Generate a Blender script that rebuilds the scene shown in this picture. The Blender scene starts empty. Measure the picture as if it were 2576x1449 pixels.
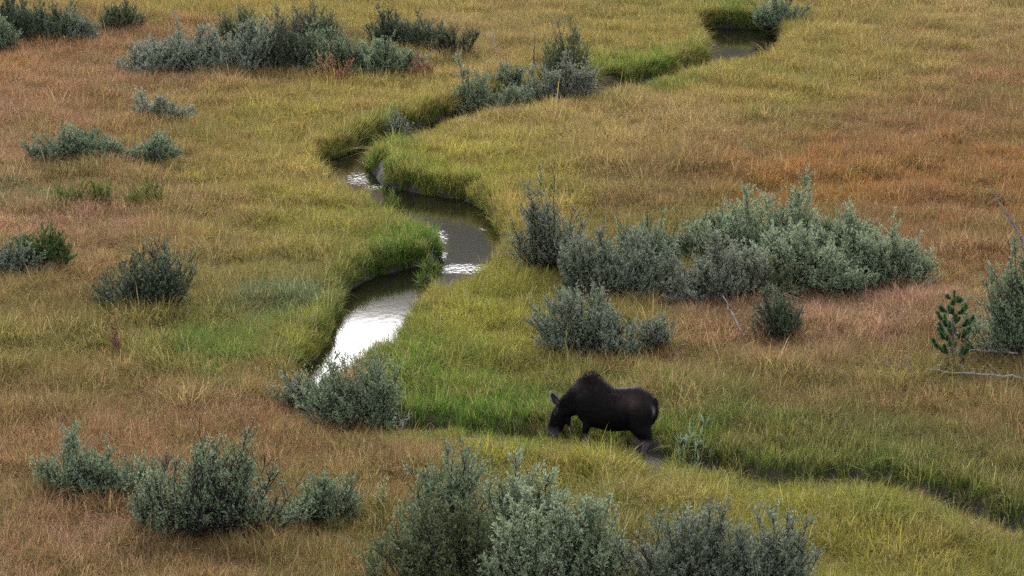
import bpy, math, random
import numpy as np
from mathutils import Vector, Matrix

sc = bpy.context.scene
COL = sc.collection
R = math.radians

# ------------------------------------------------------------------ camera
CAM_H = 22.9          # the photographer stands on a rise above the meadow
DEP = R(13.0)         # looking down
F = 9123.0            # focal length measured in 2576-wide picture units
cam_d = bpy.data.cameras.new('camera')
cam_d.sensor_width = 36.0
cam_d.lens = F / 2576.0 * 36.0
cam_d.clip_start = 1.0
cam_d.clip_end = 6000.0
cam = bpy.data.objects.new('camera', cam_d)
COL.objects.link(cam)
cam.location = (0, 0, CAM_H)
cam.rotation_euler = (math.pi / 2 - DEP, 0, 0)
sc.camera = cam

# ------------------------------------------------------------------ light
SUN_EL, SUN_AZ = R(34), R(-8)     # azimuth from +Y (away from camera), clockwise
world = bpy.data.worlds.new('World')
sc.world = world
world.use_nodes = True
wn, wl = world.node_tree.nodes, world.node_tree.links
wn.clear()
sky = wn.new('ShaderNodeTexSky')
sky.sky_type = 'NISHITA'
sky.sun_disc = False
sky.sun_elevation = SUN_EL
sky.sun_rotation = SUN_AZ
sky.altitude = 2000
sky.air_density = 1.0
sky.dust_density = 9.0
sky.ozone_density = 1.0
hs = wn.new('ShaderNodeHueSaturation')     # overcast: the blue is washed out
hs.inputs['Saturation'].default_value = 0.30
hs.inputs['Value'].default_value = 1.0
bg = wn.new('ShaderNodeBackground')
bg.inputs['Strength'].default_value = 0.15
wo = wn.new('ShaderNodeOutputWorld')
wl.new(sky.outputs[0], hs.inputs['Color'])
wl.new(hs.outputs[0], bg.inputs['Color'])
wl.new(bg.outputs[0], wo.inputs['Surface'])

sun_d = bpy.data.lights.new('sun', 'SUN')
sun_d.energy = 1.0
sun_d.angle = R(18)
sun_d.color = (1.0, 0.955, 0.90)
sun = bpy.data.objects.new('sun', sun_d)
COL.objects.link(sun)
sd = Vector((math.sin(SUN_AZ) * math.cos(SUN_EL), math.cos(SUN_AZ) * math.cos(SUN_EL), math.sin(SUN_EL)))
sun.rotation_euler = sd.to_track_quat('Z', 'Y').to_euler()
sun.location = (0, 80, 60)

vs = sc.view_settings
vs.view_transform = 'Standard'
vs.look = 'None'
vs.exposure = 1.84
vs.gamma = 1.0
vs.use_curve_mapping = False
sc.cycles.max_bounces = 6
sc.cycles.diffuse_bounces = 4
sc.cycles.glossy_bounces = 3
sc.cycles.transmission_bounces = 3
sc.cycles.caustics_reflective = False
sc.cycles.caustics_refractive = False
sc.cycles.use_denoising = False

# ------------------------------------------------------------------ helpers
CD, SD = math.cos(DEP), math.sin(DEP)

def unproj(x, y, z=0.0):
    """picture units -> world points on the level z"""
    x = np.asarray(x, float); y = np.asarray(y, float)
    u = (x - 1288.0) / F; v = -(y - 724.5) / F
    dx, dy, dz = u, CD + v * SD, -SD + v * CD
    t = (z - CAM_H) / dz
    return np.stack([t * dx, t * dy, np.full_like(t, z) if np.ndim(t) else z], -1)

def proj(X, Y, Z):
    dz = Z - CAM_H
    w = Y * CD - dz * SD
    return 1288.0 + F * X / w, 724.5 - F * (Y * SD + dz * CD) / w

def hash2(ix, iy, seed):
    n = (ix.astype(np.int64) * 374761393 + iy.astype(np.int64) * 668265263 + seed * 1442695041) & 0xffffffff
    n = ((n ^ (n >> 13)) * 1274126177) & 0xffffffff
    return ((n ^ (n >> 16)) & 0xffff) / 65535.0

def vnoise(x, y, seed=0):
    ix, iy = np.floor(x), np.floor(y)
    fx, fy = x - ix, y - iy
    fx = fx * fx * (3 - 2 * fx); fy = fy * fy * (3 - 2 * fy)
    a = hash2(ix, iy, seed); b = hash2(ix + 1, iy, seed)
    c = hash2(ix, iy + 1, seed); d = hash2(ix + 1, iy + 1, seed)
    return (a + (b - a) * fx) * (1 - fy) + (c + (d - c) * fx) * fy

def fbm(x, y, seed=0, octv=3):
    s, a, t = 0.0, 1.0, 0.0
    for k in range(octv):
        s = s + a * vnoise(x * 2 ** k + 13.7 * k, y * 2 ** k + 7.1 * k, seed + k); t += a; a *= 0.5
    return s / t

def sstep(a, b, x):
    t = np.clip((x - a) / (b - a), 0, 1)
    return t * t * (3 - 2 * t)

def seg_dist(P, A, B):
    d = np.full(len(P), 1e9)
    for a, b in zip(A, B):
        ab = b - a
        t = np.clip(((P - a) @ ab) / max(ab @ ab, 1e-9), 0, 1)
        d = np.minimum(d, np.hypot(*(P - a - t[:, None] * ab).T))
    return d

def in_poly(P, V):
    c = np.zeros(len(P), bool)
    x, y = P[:, 0], P[:, 1]
    n = len(V)
    for i in range(n):
        x1, y1 = V[i]; x2, y2 = V[(i + 1) % n]
        m = (y1 > y) != (y2 > y)
        xi = (x2 - x1) * (y - y1) / ((y2 - y1) if y2 != y1 else 1e-9) + x1
        c ^= m & (x < xi)
    return c

def smooth_poly(V, closed=True, it=2):
    V = np.asarray(V, float)
    for _ in range(it):
        if closed:
            W = np.roll(V, -1, 0)
            V = np.stack([0.75 * V + 0.25 * W, 0.25 * V + 0.75 * W], 1).reshape(-1, 2)
        else:
            A, B = V[:-1], V[1:]
            V = np.concatenate([V[:1], np.stack([0.75 * A + 0.25 * B, 0.25 * A + 0.75 * B], 1).reshape(-1, 2), V[-1:]])
    return V

def np_mesh(name, V, faces, smooth=False):
    """V (n,3); faces: (m,k) array or a list of such arrays"""
    if not isinstance(faces, list): faces = [faces]
    faces = [np.asarray(f, np.int32) for f in faces if len(f)]
    me = bpy.data.meshes.new(name)
    V = np.asarray(V, np.float32)
    me.vertices.add(len(V)); me.vertices.foreach_set('co', V.ravel())
    tot = sum(f.size for f in faces); nf = sum(len(f) for f in faces)
    if nf:
        me.loops.add(tot); me.loops.foreach_set('vertex_index', np.concatenate([f.ravel() for f in faces]))
        me.polygons.add(nf)
        sizes = np.concatenate([np.full(len(f), f.shape[1], np.int32) for f in faces])
        me.polygons.foreach_set('loop_start', np.concatenate([[0], np.cumsum(sizes)[:-1]]).astype(np.int32))
        if smooth: me.polygons.foreach_set('use_smooth', np.ones(nf, bool))
    me.update(calc_edges=True)
    return me

def add_attr(me, name, arr, typ='FLOAT'):
    at = me.attributes.new(name, typ, 'POINT')
    arr = np.asarray(arr, np.float32)
    if typ == 'FLOAT': at.data.foreach_set('value', arr)
    elif typ == 'FLOAT_COLOR':
        if arr.shape[1] == 3: arr = np.concatenate([arr, np.ones((len(arr), 1), np.float32)], 1)
        at.data.foreach_set('color', arr.ravel())
    elif typ == 'FLOAT_VECTOR': at.data.foreach_set('vector', arr.ravel())

def obj(name, me, mat=None, parent=None):
    if mat is not None and not me.materials: me.materials.append(mat)
    o = bpy.data.objects.new(name, me)
    COL.objects.link(o)
    if parent is not None: o.parent = parent
    return o

def tag(o, label=None, cat=None, group=None, kind=None):
    if label: o['label'] = label
    if cat: o['category'] = cat
    if group: o['group'] = group
    if kind: o['kind'] = kind
    return o

def empty(name, loc, rz=0.0):
    o = bpy.data.objects.new(name, None)
    o.empty_display_size = 0.2
    o.location = loc; o.rotation_euler = (0, 0, rz)
    COL.objects.link(o)
    return o

def unit(v): return v / np.maximum(np.linalg.norm(v, axis=-1, keepdims=True), 1e-9)

def tubes(P, rad, k=3):
    """P (n,s,3) polylines, rad (n,s) radii -> verts, quad faces"""
    n, s, _ = P.shape
    T = np.empty_like(P)
    T[:, 1:-1] = P[:, 2:] - P[:, :-2]; T[:, 0] = P[:, 1] - P[:, 0]; T[:, -1] = P[:, -1] - P[:, -2]
    T = unit(T)
    ref = np.where(np.abs(T[..., 2:3]) > 0.9, np.array([1.0, 0, 0]), np.array([0, 0, 1.0]))
    U = unit(np.cross(T, ref)); W = np.cross(T, U)
    a = np.arange(k) * 2 * math.pi / k
    V = P[:, :, None] + rad[:, :, None, None] * (np.cos(a)[None, None, :, None] * U[:, :, None] + np.sin(a)[None, None, :, None] * W[:, :, None])
    idx = np.arange(n * s * k).reshape(n, s, k)
    q = np.stack([idx[:, :-1], np.roll(idx[:, :-1], -1, 2), np.roll(idx[:, 1:], -1, 2), idx[:, 1:]], -1).reshape(-1, 4)
    return V.reshape(-1, 3), q

# ------------------------------------------------------------------ materials
def mat_new(name):
    m = bpy.data.materials.new(name); m.use_nodes = True
    nt = m.node_tree; nt.nodes.clear()
    return m, nt.nodes, nt.links

def N(nodes, t, **kw):
    n = nodes.new(t)
    for k, v in kw.items(): setattr(n, k, v)
    return n

def leafy(nodes, links, color_socket, trans=0.3, rough=0.6, spec=0.25):
    p = N(nodes, 'ShaderNodeBsdfPrincipled')
    p.inputs['Roughness'].default_value = rough
    p.inputs['Specular IOR Level'].default_value = spec
    t = N(nodes, 'ShaderNodeBsdfTranslucent')
    mx = N(nodes, 'ShaderNodeMixShader'); mx.inputs[0].default_value = trans
    o = N(nodes, 'ShaderNodeOutputMaterial')
    links.new(color_socket, p.inputs['Base Color']); links.new(color_socket, t.inputs['Color'])
    links.new(p.outputs[0], mx.inputs[1]); links.new(t.outputs[0], mx.inputs[2])
    links.new(mx.outputs[0], o.inputs['Surface'])

def mixc(nodes, links, fac, a, b, mode='MIX'):
    m = N(nodes, 'ShaderNodeMix', data_type='RGBA', blend_type=mode)
    for s, v in ((m.inputs[0], fac), (m.inputs[6], a), (m.inputs[7], b)):
        if isinstance(v, (int, float)): s.default_value = v
        elif isinstance(v, tuple): s.default_value = (*v, 1)
        else: links.new(v, s)
    return m.outputs[2]

def leaf_mat(name, c_dark, c_mid, c_under, trans=0.25):
    """per-leaf tint, paler felted underside"""
    m, n, l = mat_new(name)
    a = N(n, 'ShaderNodeAttribute', attribute_name='tint')
    c_dark, c_mid, c_under = [tuple(v * k for v, k in zip(c, (1.0, 1.0, 0.78))) for c in (c_dark, c_mid, c_under)]
    r = N(n, 'ShaderNodeValToRGB')
    e = r.color_ramp.elements
    e[0].position = 0.0; e[0].color = (*c_dark, 1)
    e[1].position = 0.6; e[1].color = (*c_mid, 1)
    k = e.new(0.93); k.color = (*[x * 1.15 for x in c_under], 1)
    k = e.new(0.985); k.color = (*c_under, 1)
    k = e.new(0.99); k.color = (0.30, 0.22, 0.06, 1)
    l.new(a.outputs['Fac'], r.inputs[0])
    g = N(n, 'ShaderNodeNewGeometry')
    f = N(n, 'ShaderNodeMath', operation='MULTIPLY'); f.inputs[1].default_value = 0.75
    l.new(g.outputs['Backfacing'], f.inputs[0])
    c = mixc(n, l, f.outputs[0], r.outputs[0], c_under)
    leafy(n, l, c, trans, 0.6, 0.2)
    return m

LM = {
    'silver': leaf_mat('silver_willow_leaf', (0.085, 0.105, 0.090), (0.210, 0.240, 0.220), (0.34, 0.37, 0.35)),
    'sage':   leaf_mat('sage_willow_leaf', (0.055, 0.088, 0.058), (0.165, 0.215, 0.155), (0.28, 0.33, 0.26)),
    'pale':   leaf_mat('pale_sage_willow_leaf', (0.076, 0.114, 0.074), (0.225, 0.280, 0.210), (0.37, 0.42, 0.34)),
    'grey':   leaf_mat('grey_willow_leaf', (0.065, 0.082, 0.068), (0.160, 0.190, 0.165), (0.27, 0.295, 0.27)),
    'lilac':  leaf_mat('lilac_grey_willow_leaf', (0.075, 0.086, 0.074), (0.180, 0.200, 0.178), (0.30, 0.31, 0.30)),
    'dark':   leaf_mat('dark_willow_leaf', (0.024, 0.038, 0.026), (0.066, 0.092, 0.064), (0.150, 0.180, 0.140)),
    'olive':  leaf_mat('olive_willow_leaf', (0.036, 0.050, 0.026), (0.105, 0.128, 0.072), (0.18, 0.20, 0.13)),
    'green':  leaf_mat('green_shrub_leaf', (0.022, 0.045, 0.014), (0.070, 0.115, 0.034), (0.12, 0.17, 0.07)),
    'herb':   leaf_mat('green_herb_leaf', (0.05, 0.085, 0.016), (0.115, 0.160, 0.030), (0.16, 0.20, 0.06)),
    'red':    leaf_mat('red_herb_leaf', (0.13, 0.030, 0.026), (0.25, 0.085, 0.070), (0.40, 0.21, 0.16)),
    'tan':    leaf_mat('dry_tan_leaf', (0.20, 0.10, 0.05), (0.34, 0.22, 0.14), (0.46, 0.33, 0.24)),
    'flower': leaf_mat('pale_flower_bud', (0.22, 0.24, 0.12), (0.40, 0.42, 0.26), (0.5, 0.5, 0.36)),
}

def bark_mat(name, a, b, scale=30.0, rough=0.85):
    m, n, l = mat_new(name)
    tc = N(n, 'ShaderNodeTexCoord')
    t = N(n, 'ShaderNodeTexNoise'); t.inputs['Scale'].default_value = scale; t.inputs['Detail'].default_value = 4
    l.new(tc.outputs['Object'], t.inputs['Vector'])
    r = N(n, 'ShaderNodeValToRGB')
    r.color_ramp.elements[0].position = 0.35; r.color_ramp.elements[0].color = (*a, 1)
    r.color_ramp.elements[1].position = 0.68; r.color_ramp.elements[1].color = (*b, 1)
    l.new(t.outputs['Fac'], r.inputs[0])
    p = N(n, 'ShaderNodeBsdfPrincipled'); p.inputs['Roughness'].default_value = rough
    p.inputs['Specular IOR Level'].default_value = 0.2
    bm_ = N(n, 'ShaderNodeBump'); bm_.inputs['Strength'].default_value = 0.4; bm_.inputs['Distance'].default_value = 0.01
    l.new(t.outputs['Fac'], bm_.inputs['Height']); l.new(bm_.outputs[0], p.inputs['Normal'])
    o = N(n, 'ShaderNodeOutputMaterial')
    l.new(r.outputs[0], p.inputs['Base Color']); l.new(p.outputs[0], o.inputs['Surface'])
    return m

M_STEM = bark_mat('dark_willow_bark', (0.018, 0.014, 0.014), (0.050, 0.038, 0.036))
M_STEM_P = bark_mat('purple_willow_bark', (0.045, 0.030, 0.034), (0.11, 0.085, 0.090))
M_DEAD = bark_mat('weathered_dead_wood', (0.16, 0.14, 0.15), (0.46, 0.42, 0.43), 18.0)
M_DEAD_D = bark_mat('dark_dead_wood', (0.07, 0.06, 0.075), (0.22, 0.19, 0.22), 18.0)
M_PINE_BARK = bark_mat('pine_bark', (0.055, 0.040, 0.035), (0.15, 0.11, 0.095), 22.0)
M_NEEDLE = leaf_mat('pine_needle', (0.018, 0.050, 0.022), (0.045, 0.105, 0.045), (0.075, 0.14, 0.065), 0.15)

# grass blade: species colour from the tuft (instance), variation from the blade
def grass_mat(name):
    m, n, l = mat_new(name)
    ca = N(n, 'ShaderNodeAttribute', attribute_name='col', attribute_type='INSTANCER')
    cb = N(n, 'ShaderNodeAttribute', attribute_name='col2', attribute_type='INSTANCER')
    bl = N(n, 'ShaderNodeAttribute', attribute_name='blade')
    sp = N(n, 'ShaderNodeSeparateColor'); l.new(bl.outputs['Color'], sp.inputs[0])
    # stalk green low, ripe colour towards the tip
    f = N(n, 'ShaderNodeMapRange'); f.inputs[1].default_value = 0.15; f.inputs[2].default_value = 0.8
    l.new(sp.outputs[1], f.inputs[0])
    c = mixc(n, l, f.outputs[0], cb.outputs['Color'], ca.outputs['Color'])
    v = N(n, 'ShaderNodeMapRange'); v.inputs[3].default_value = 0.66; v.inputs[4].default_value = 1.34
    l.new(sp.outputs[0], v.inputs[0])
    h = N(n, 'ShaderNodeHueSaturation'); l.new(v.outputs[0], h.inputs['Value']); l.new(c, h.inputs['Color'])
    s = N(n, 'ShaderNodeMath', operation='GREATER_THAN'); s.inputs[1].default_value = 0.90
    l.new(sp.outputs[2], s.inputs[0])
    s2 = N(n, 'ShaderNodeMath', operation='MULTIPLY'); s2.inputs[1].default_value = 0.6; l.new(s.outputs[0], s2.inputs[0])
    c2 = mixc(n, l, s2.outputs[0], h.outputs[0], (0.46, 0.36, 0.19))
    leafy(n, l, c2, 0.42, 0.85, 0.08)
    return m
M_GRASS = grass_mat('grass_blade')

# ------------------------------------------------------------------ stream layout (plan)
ZW = -0.40
WPX = [(1735,68),(1890,70),(1955,82),(1985,110),(1960,150),(1880,182),(1780,192),(1650,238),(1500,270),(1330,294),
       (1200,318),(1100,348),(1000,386),(948,406),(930,412),(948,442),(1000,477),(1100,492),(1180,502),(1230,530),(1258,575),
       (1275,600),(1285,640),(1245,690),(1200,735),(1115,752),(1065,790),(1035,840),(985,890),(930,930),(890,955),(850,1005),
       (765,1020),(740,992),(732,962),(746,930),(780,898),(816,850),(836,800),(844,754),(880,722),(930,697),(1000,678),(1080,664),(1098,652),
       (1080,622),(1030,588),(960,560),(910,532),(850,488),(800,450),(782,412),(840,397),(900,374),(1000,335),(1100,300),
       (1200,274),(1330,256),(1480,233),(1600,211),(1700,188),(1760,163),(1772,140),(1762,105)]
_w = np.array(WPX, float)
WPOLY = smooth_poly(unproj(_w[:, 0], _w[:, 1], ZW)[:, :2], True, 2)
DPX = [(770,1012),(830,1052),(900,1076),(1000,1086),(1150,1098),(1300,1106),(1400,1114),(1550,1142),(1650,1154),(1750,1170),
       (1850,1200),(1950,1218),(2100,1220),(2250,1240),(2400,1280),(2500,1322),(2640,1385)]
_d = np.array(DPX, float)
DPATH = smooth_poly(unproj(_d[:, 0], _d[:, 1], -0.2)[:, :2], False, 2)

def water_d(P):      # signed: negative inside the stream
    d = seg_dist(P, WPOLY, np.roll(WPOLY, -1, 0))
    return np.where(in_poly(P, WPOLY), -d, d)
def ditch_d(P): return seg_dist(P, DPATH[:-1], DPATH[1:])

MOOSE_C = unproj(1545, 1135, 0.0)      # a shallow place in the ditch where the moose stands

def ground_z(X, Y, wd=None, dd=None):
    P = np.stack([np.ravel(X), np.ravel(Y)], 1)
    if wd is None: wd = water_d(P)
    if dd is None: dd = ditch_d(P)
    x, y = P[:, 0], P[:, 1]
    far = sstep(230, 500, np.hypot(x, y - 110))
    z = (fbm(x * 0.16, y * 0.16, 3, 3) - 0.5) * 0.30 + (fbm(x * 0.9, y * 0.9, 9, 2) - 0.5) * 0.16
    z = z * (1 - far)
    jag = (vnoise(x * 2.3, y * 2.3, 21) - 0.5) * 0.35
    w = wd + jag * 0.6
    z = z * sstep(-0.2, 1.6, wd) - 0.85 * (1 - sstep(-0.45, 0.28, w))
    z = z - 0.48 * (1 - 0.6 * np.exp(-(((x - MOOSE_C[0]) / 1.9) ** 2 + ((y - MOOSE_C[1]) / 1.6) ** 2))) * (1 - sstep(0.50, 0.92, dd + jag * 0.6))
    return z.reshape(np.shape(X))

def gz(x, y): return float(ground_z(np.array([x]), np.array([y]))[0])

# ------------------------------------------------------------------ the ground
def axis(lo, hi, step, lo2, hi2):
    a = list(np.arange(lo, hi + 1e-6, step))
    s, v = step, a[-1]
    while v < hi2: s *= 1.35; v += s; a.append(v)
    s, v = step, a[0]; pre = []
    while v > lo2: s *= 1.35; v -= s; pre.append(v)
    return np.array(pre[::-1] + a)
gx = axis(-31, 31, 0.23, -2500, 2500)
gy = axis(64, 172, 0.23, -600, 900)
GX, GY = np.meshgrid(gx, gy)
Pg = np.stack([GX.ravel(), GY.ravel()], 1)
near = (np.abs(Pg[:, 0]) < 40) & (Pg[:, 1] > 50) & (Pg[:, 1] < 190)
wd_g = np.full(len(Pg), 50.0); dd_g = np.full(len(Pg), 50.0)
wd_g[near] = water_d(Pg[near]); dd_g[near] = ditch_d(Pg[near])
GZ = ground_z(Pg[:, 0], Pg[:, 1], wd_g, dd_g)
hillk = sstep(430, 900, Pg[:, 1])
ii = np.arange(len(Pg)).reshape(GX.shape)
q = np.stack([ii[:-1, :-1], ii[:-1, 1:], ii[1:, 1:], ii[1:, :-1]], -1).reshape(-1, 4)
me = np_mesh('ground', np.column_stack([Pg, GZ]), q, True)
hoof_c = unproj(1640, 1172, -0.2)
tread = np.exp(-(((Pg[:, 0] - hoof_c[0]) / .7) ** 2 + ((Pg[:, 1] - hoof_c[1]) / 1.3) ** 2) ** 2) * 1.3      # trodden mud round the moose
add_attr(me, 'mud', np.clip(np.maximum.reduce([1 - sstep(0.0, 0.45, wd_g), 1 - sstep(0.75, 1.05, dd_g), tread]), 0, 1))
m, n, l = mat_new('meadow_soil')
tc = N(n, 'ShaderNodeTexCoord')
t1 = N(n, 'ShaderNodeTexNoise'); t1.inputs['Scale'].default_value = 0.35; t1.inputs['Detail'].default_value = 6
t2 = N(n, 'ShaderNodeTexNoise'); t2.inputs['Scale'].default_value = 6.0; t2.inputs['Detail'].default_value = 5
l.new(tc.outputs['Object'], t1.inputs['Vector']); l.new(tc.outputs['Object'], t2.inputs['Vector'])
r1 = N(n, 'ShaderNodeValToRGB'); e = r1.color_ramp.elements
e[0].position = 0.38; e[0].color = (0.075, 0.075, 0.022, 1); e[1].position = 0.62; e[1].color = (0.13, 0.085, 0.035, 1)
l.new(t1.outputs['Fac'], r1.inputs[0])
r2 = N(n, 'ShaderNodeValToRGB'); e = r2.color_ramp.elements
e[0].position = 0.3; e[0].color = (0.009, 0.007, 0.005, 1); e[1].position = 0.7; e[1].color = (0.034, 0.024, 0.018, 1)
l.new(t2.outputs['Fac'], r2.inputs[0])
at = N(n, 'ShaderNodeAttribute', attribute_name='mud')
c = mixc(n, l, at.outputs['Fac'], r1.outputs[0], r2.outputs[0])
p = N(n, 'ShaderNodeBsdfPrincipled'); p.inputs['Roughness'].default_value = 0.9
b = N(n, 'ShaderNodeBump'); b.inputs['Strength'].default_value = 0.8; b.inputs['Distance'].default_value = 0.08
l.new(t2.outputs['Fac'], b.inputs['Height']); l.new(b.outputs[0], p.inputs['Normal'])
o_ = N(n, 'ShaderNodeOutputMaterial'); l.new(c, p.inputs['Base Color']); l.new(p.outputs[0], o_.inputs['Surface'])
g_o = tag(obj('ground', me, m), 'flat boggy meadow floor of dark soil cut by a winding stream channel', kind='structure')

# wooded hill across the valley: outside the frame, mirrored in the water
hx = np.linspace(-1600, 1600, 90); hy = np.linspace(480, 1500, 46)
HX, HY = np.meshgrid(hx, hy)
hz = -4 + 266 * sstep(480, 1250, HY) * (0.97 + 0.06 * fbm(HX * 0.0022, HY * 0.002, 31, 3)) + 6 * fbm(HX * 0.03, HY * 0.03, 33, 2) * sstep(480, 560, HY)
ii = np.arange(HX.size).reshape(HX.shape)
q = np.stack([ii[:-1, :-1], ii[:-1, 1:], ii[1:, 1:], ii[1:, :-1]], -1).reshape(-1, 4)
m, n, l = mat_new('hill_forest_cover')
tc = N(n, 'ShaderNodeTexCoord')
t1 = N(n, 'ShaderNodeTexNoise'); t1.inputs['Scale'].default_value = 0.012; t1.inputs['Detail'].default_value = 8
l.new(tc.outputs['Object'], t1.inputs['Vector'])
r1 = N(n, 'ShaderNodeValToRGB'); e = r1.color_ramp.elements
e[0].position = 0.45; e[0].color = (0.030, 0.030, 0.012, 1); e[1].position = 0.56; e[1].color = (0.17, 0.100, 0.030, 1)
l.new(t1.outputs['Fac'], r1.inputs[0])
p = N(n, 'ShaderNodeBsdfPrincipled'); p.inputs['Roughness'].default_value = 0.95
o_ = N(n, 'ShaderNodeOutputMaterial'); l.new(r1.outputs[0], p.inputs['Base Color']); l.new(p.outputs[0], o_.inputs['Surface'])
tag(obj('hill', np_mesh('hill', np.column_stack([HX.ravel(), HY.ravel(), hz.ravel()]), q, True), m), 'dark wooded hillside across the valley', kind='structure')

# ------------------------------------------------------------------ water
RIFF = [(915,402,26,10),(905,450,42,18),(945,470,30,8),(1160,676,62,10),(1100,598,22,20),(1105,640,16,14),(1225,576,18,4),(1795,112,20,22),
        (930,700,24,5)]
wx = np.arange(-11, 17, 0.16); wy = np.arange(84, 152, 0.16)
WX, WY = np.meshgrid(wx, wy)
Pw = np.stack([WX.ravel(), WY.ravel()], 1)
dw = water_d(Pw)
keep = (dw < 0.7).reshape(WX.shape)
ii = np.arange(WX.size).reshape(WX.shape)
q = np.stack([ii[:-1, :-1], ii[:-1, 1:], ii[1:, 1:], ii[1:, :-1]], -1)
q = q[(keep[:-1, :-1] & keep[1:, 1:] & keep[:-1, 1:] & keep[1:, :-1])]
used = np.unique(q); remap = np.full(WX.size, -1); remap[used] = np.arange(len(used))
me = np_mesh('water', np.column_stack([Pw[used], np.full(len(used), ZW)]), remap[q], True)
px, py = proj(Pw[used, 0], Pw[used, 1], ZW)
rf = np.zeros(len(used))
for (a, b_, ra, rb) in RIFF:
    rf = np.maximum(rf, np.exp(-((px - a) / ra) ** 2 - ((py - b_) / rb) ** 2))
add_attr(me, 'riffle', rf)
m, n, l = mat_new('stream_water')
tc = N(n, 'ShaderNodeTexCoord')
mp = N(n, 'ShaderNodeMapping'); mp.inputs['Scale'].default_value = (1.0, 0.55, 1.0)
l.new(tc.outputs['Object'], mp.inputs['Vector'])
t1 = N(n, 'ShaderNodeTexNoise'); t1.inputs['Scale'].default_value = 5.0; t1.inputs['Detail'].default_value = 3
t2 = N(n, 'ShaderNodeTexNoise'); t2.inputs['Scale'].default_value = 9.0; t2.inputs['Detail'].default_value = 3
l.new(mp.outputs[0], t1.inputs['Vector']); l.new(mp.outputs[0], t2.inputs['Vector'])
at = N(n, 'ShaderNodeAttribute', attribute_name='riffle')
b1 = N(n, 'ShaderNodeBump'); b1.inputs['Strength'].default_value = 0.008; b1.inputs['Distance'].default_value = 0.05
l.new(t1.outputs['Fac'], b1.inputs['Height'])
b2 = N(n, 'ShaderNodeBump'); b2.inputs['Distance'].default_value = 0.06
rm_ = N(n, 'ShaderNodeMath', operation='MULTIPLY'); rm_.inputs[1].default_value = 0.24; l.new(at.outputs['Fac'], rm_.inputs[0]); l.new(rm_.outputs[0], b2.inputs['Strength']); l.new(t2.outputs['Fac'], b2.inputs['Height']); l.new(b1.outputs[0], b2.inputs['Normal'])
p = N(n, 'ShaderNodeBsdfPrincipled')
p.inputs['Base Color'].default_value = (0.008, 0.007, 0.0045, 1)
p.inputs['Roughness'].default_value = 0.04; p.inputs['IOR'].default_value = 1.333
p.inputs['Specular IOR Level'].default_value = 0.5
l.new(b2.outputs[0], p.inputs['Normal'])
o_ = N(n, 'ShaderNodeOutputMaterial'); l.new(p.outputs[0], o_.inputs['Surface'])
tag(obj('water', me, m), 'still brown stream water mirroring the pale sky', kind='structure')

# ------------------------------------------------------------------ grass
lib = bpy.data.collections.new('grass_tufts')       # sources only, not linked to the scene

def tuft(rng, nb, rad, h0, h1, w, lean, name, droop=0.35):
    n = nb
    a = rng.uniform(0, 2 * math.pi, n); r = rad * np.sqrt(rng.random(n))
    base = np.stack([r * np.cos(a), r * np.sin(a), np.full(n, -0.04)], 1)
    h = rng.uniform(h0, h1, n) * (1 - 0.25 * (r / rad))
    da = a + rng.normal(0, 0.9, n)
    ln = np.abs(rng.normal(lean, lean * 0.6, n)) + lean * 0.5 * r / rad
    out = np.stack([np.cos(da), np.sin(da), np.zeros(n)], 1)
    side = np.stack([-np.sin(da), np.cos(da), np.zeros(n)], 1)
    tw = rng.uniform(-0.9, 0.9, n)
    side = side * np.cos(tw)[:, None] + out * np.sin(tw)[:, None]
    ts = np.array([0, 0.4, 0.75, 1.0]); ws = np.array([0.8, 1.0, 0.65, 0.0])
    wd_ = w * rng.uniform(0.6, 1.3, n)
    V, T = [], []
    for t, k in zip(ts, ws):
        c = base + np.array([0, 0, 1.0]) * (h * (t - droop * ln * t ** 3))[:, None] + out * (h * ln * t ** 1.9)[:, None]
        if k == 0: V.append(c[:, None])
        else: V.append(np.stack([c - side * (wd_ * k / 2)[:, None], c + side * (wd_ * k / 2)[:, None]], 1))
        T += [t] * V[-1].shape[1]
    V = np.concatenate(V, 1)                       # n,7,3
    o = (np.arange(n) * 7)[:, None]
    q4 = np.concatenate([o + np.array([[0, 1, 3, 2]]), o + np.array([[2, 3, 5, 4]])])
    q3 = o + np.array([[4, 5, 6]])
    me = np_mesh(name, V.reshape(-1, 3), [q4, q3])
    rr, rs = rng.random(n), rng.random(n)
    cc = np.stack([np.repeat(rr, 7), np.tile(np.array(T), n), np.repeat(rs, 7)], 1)
    add_attr(me, 'blade', cc, 'FLOAT_COLOR')
    me.materials.append(M_GRASS)
    o = bpy.data.objects.new(name, me); lib.objects.link(o)

rg = np.random.default_rng(5)
for k in range(8): tuft(rg, 42, 0.19, 0.34, 0.72, 0.0105, 0.45, 'a_meadow_tuft_%02d' % k)
for k in range(6): tuft(rg, 36, 0.17, 0.52, 1.0, 0.0150, 0.28, 'b_sedge_tuft_%02d' % k, 0.5)
for k in range(4): tuft(rg, 20, 0.22, 0.45, 0.85, 0.0120, 0.75, 'c_arching_tuft_%02d' % k, 0.6)

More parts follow.
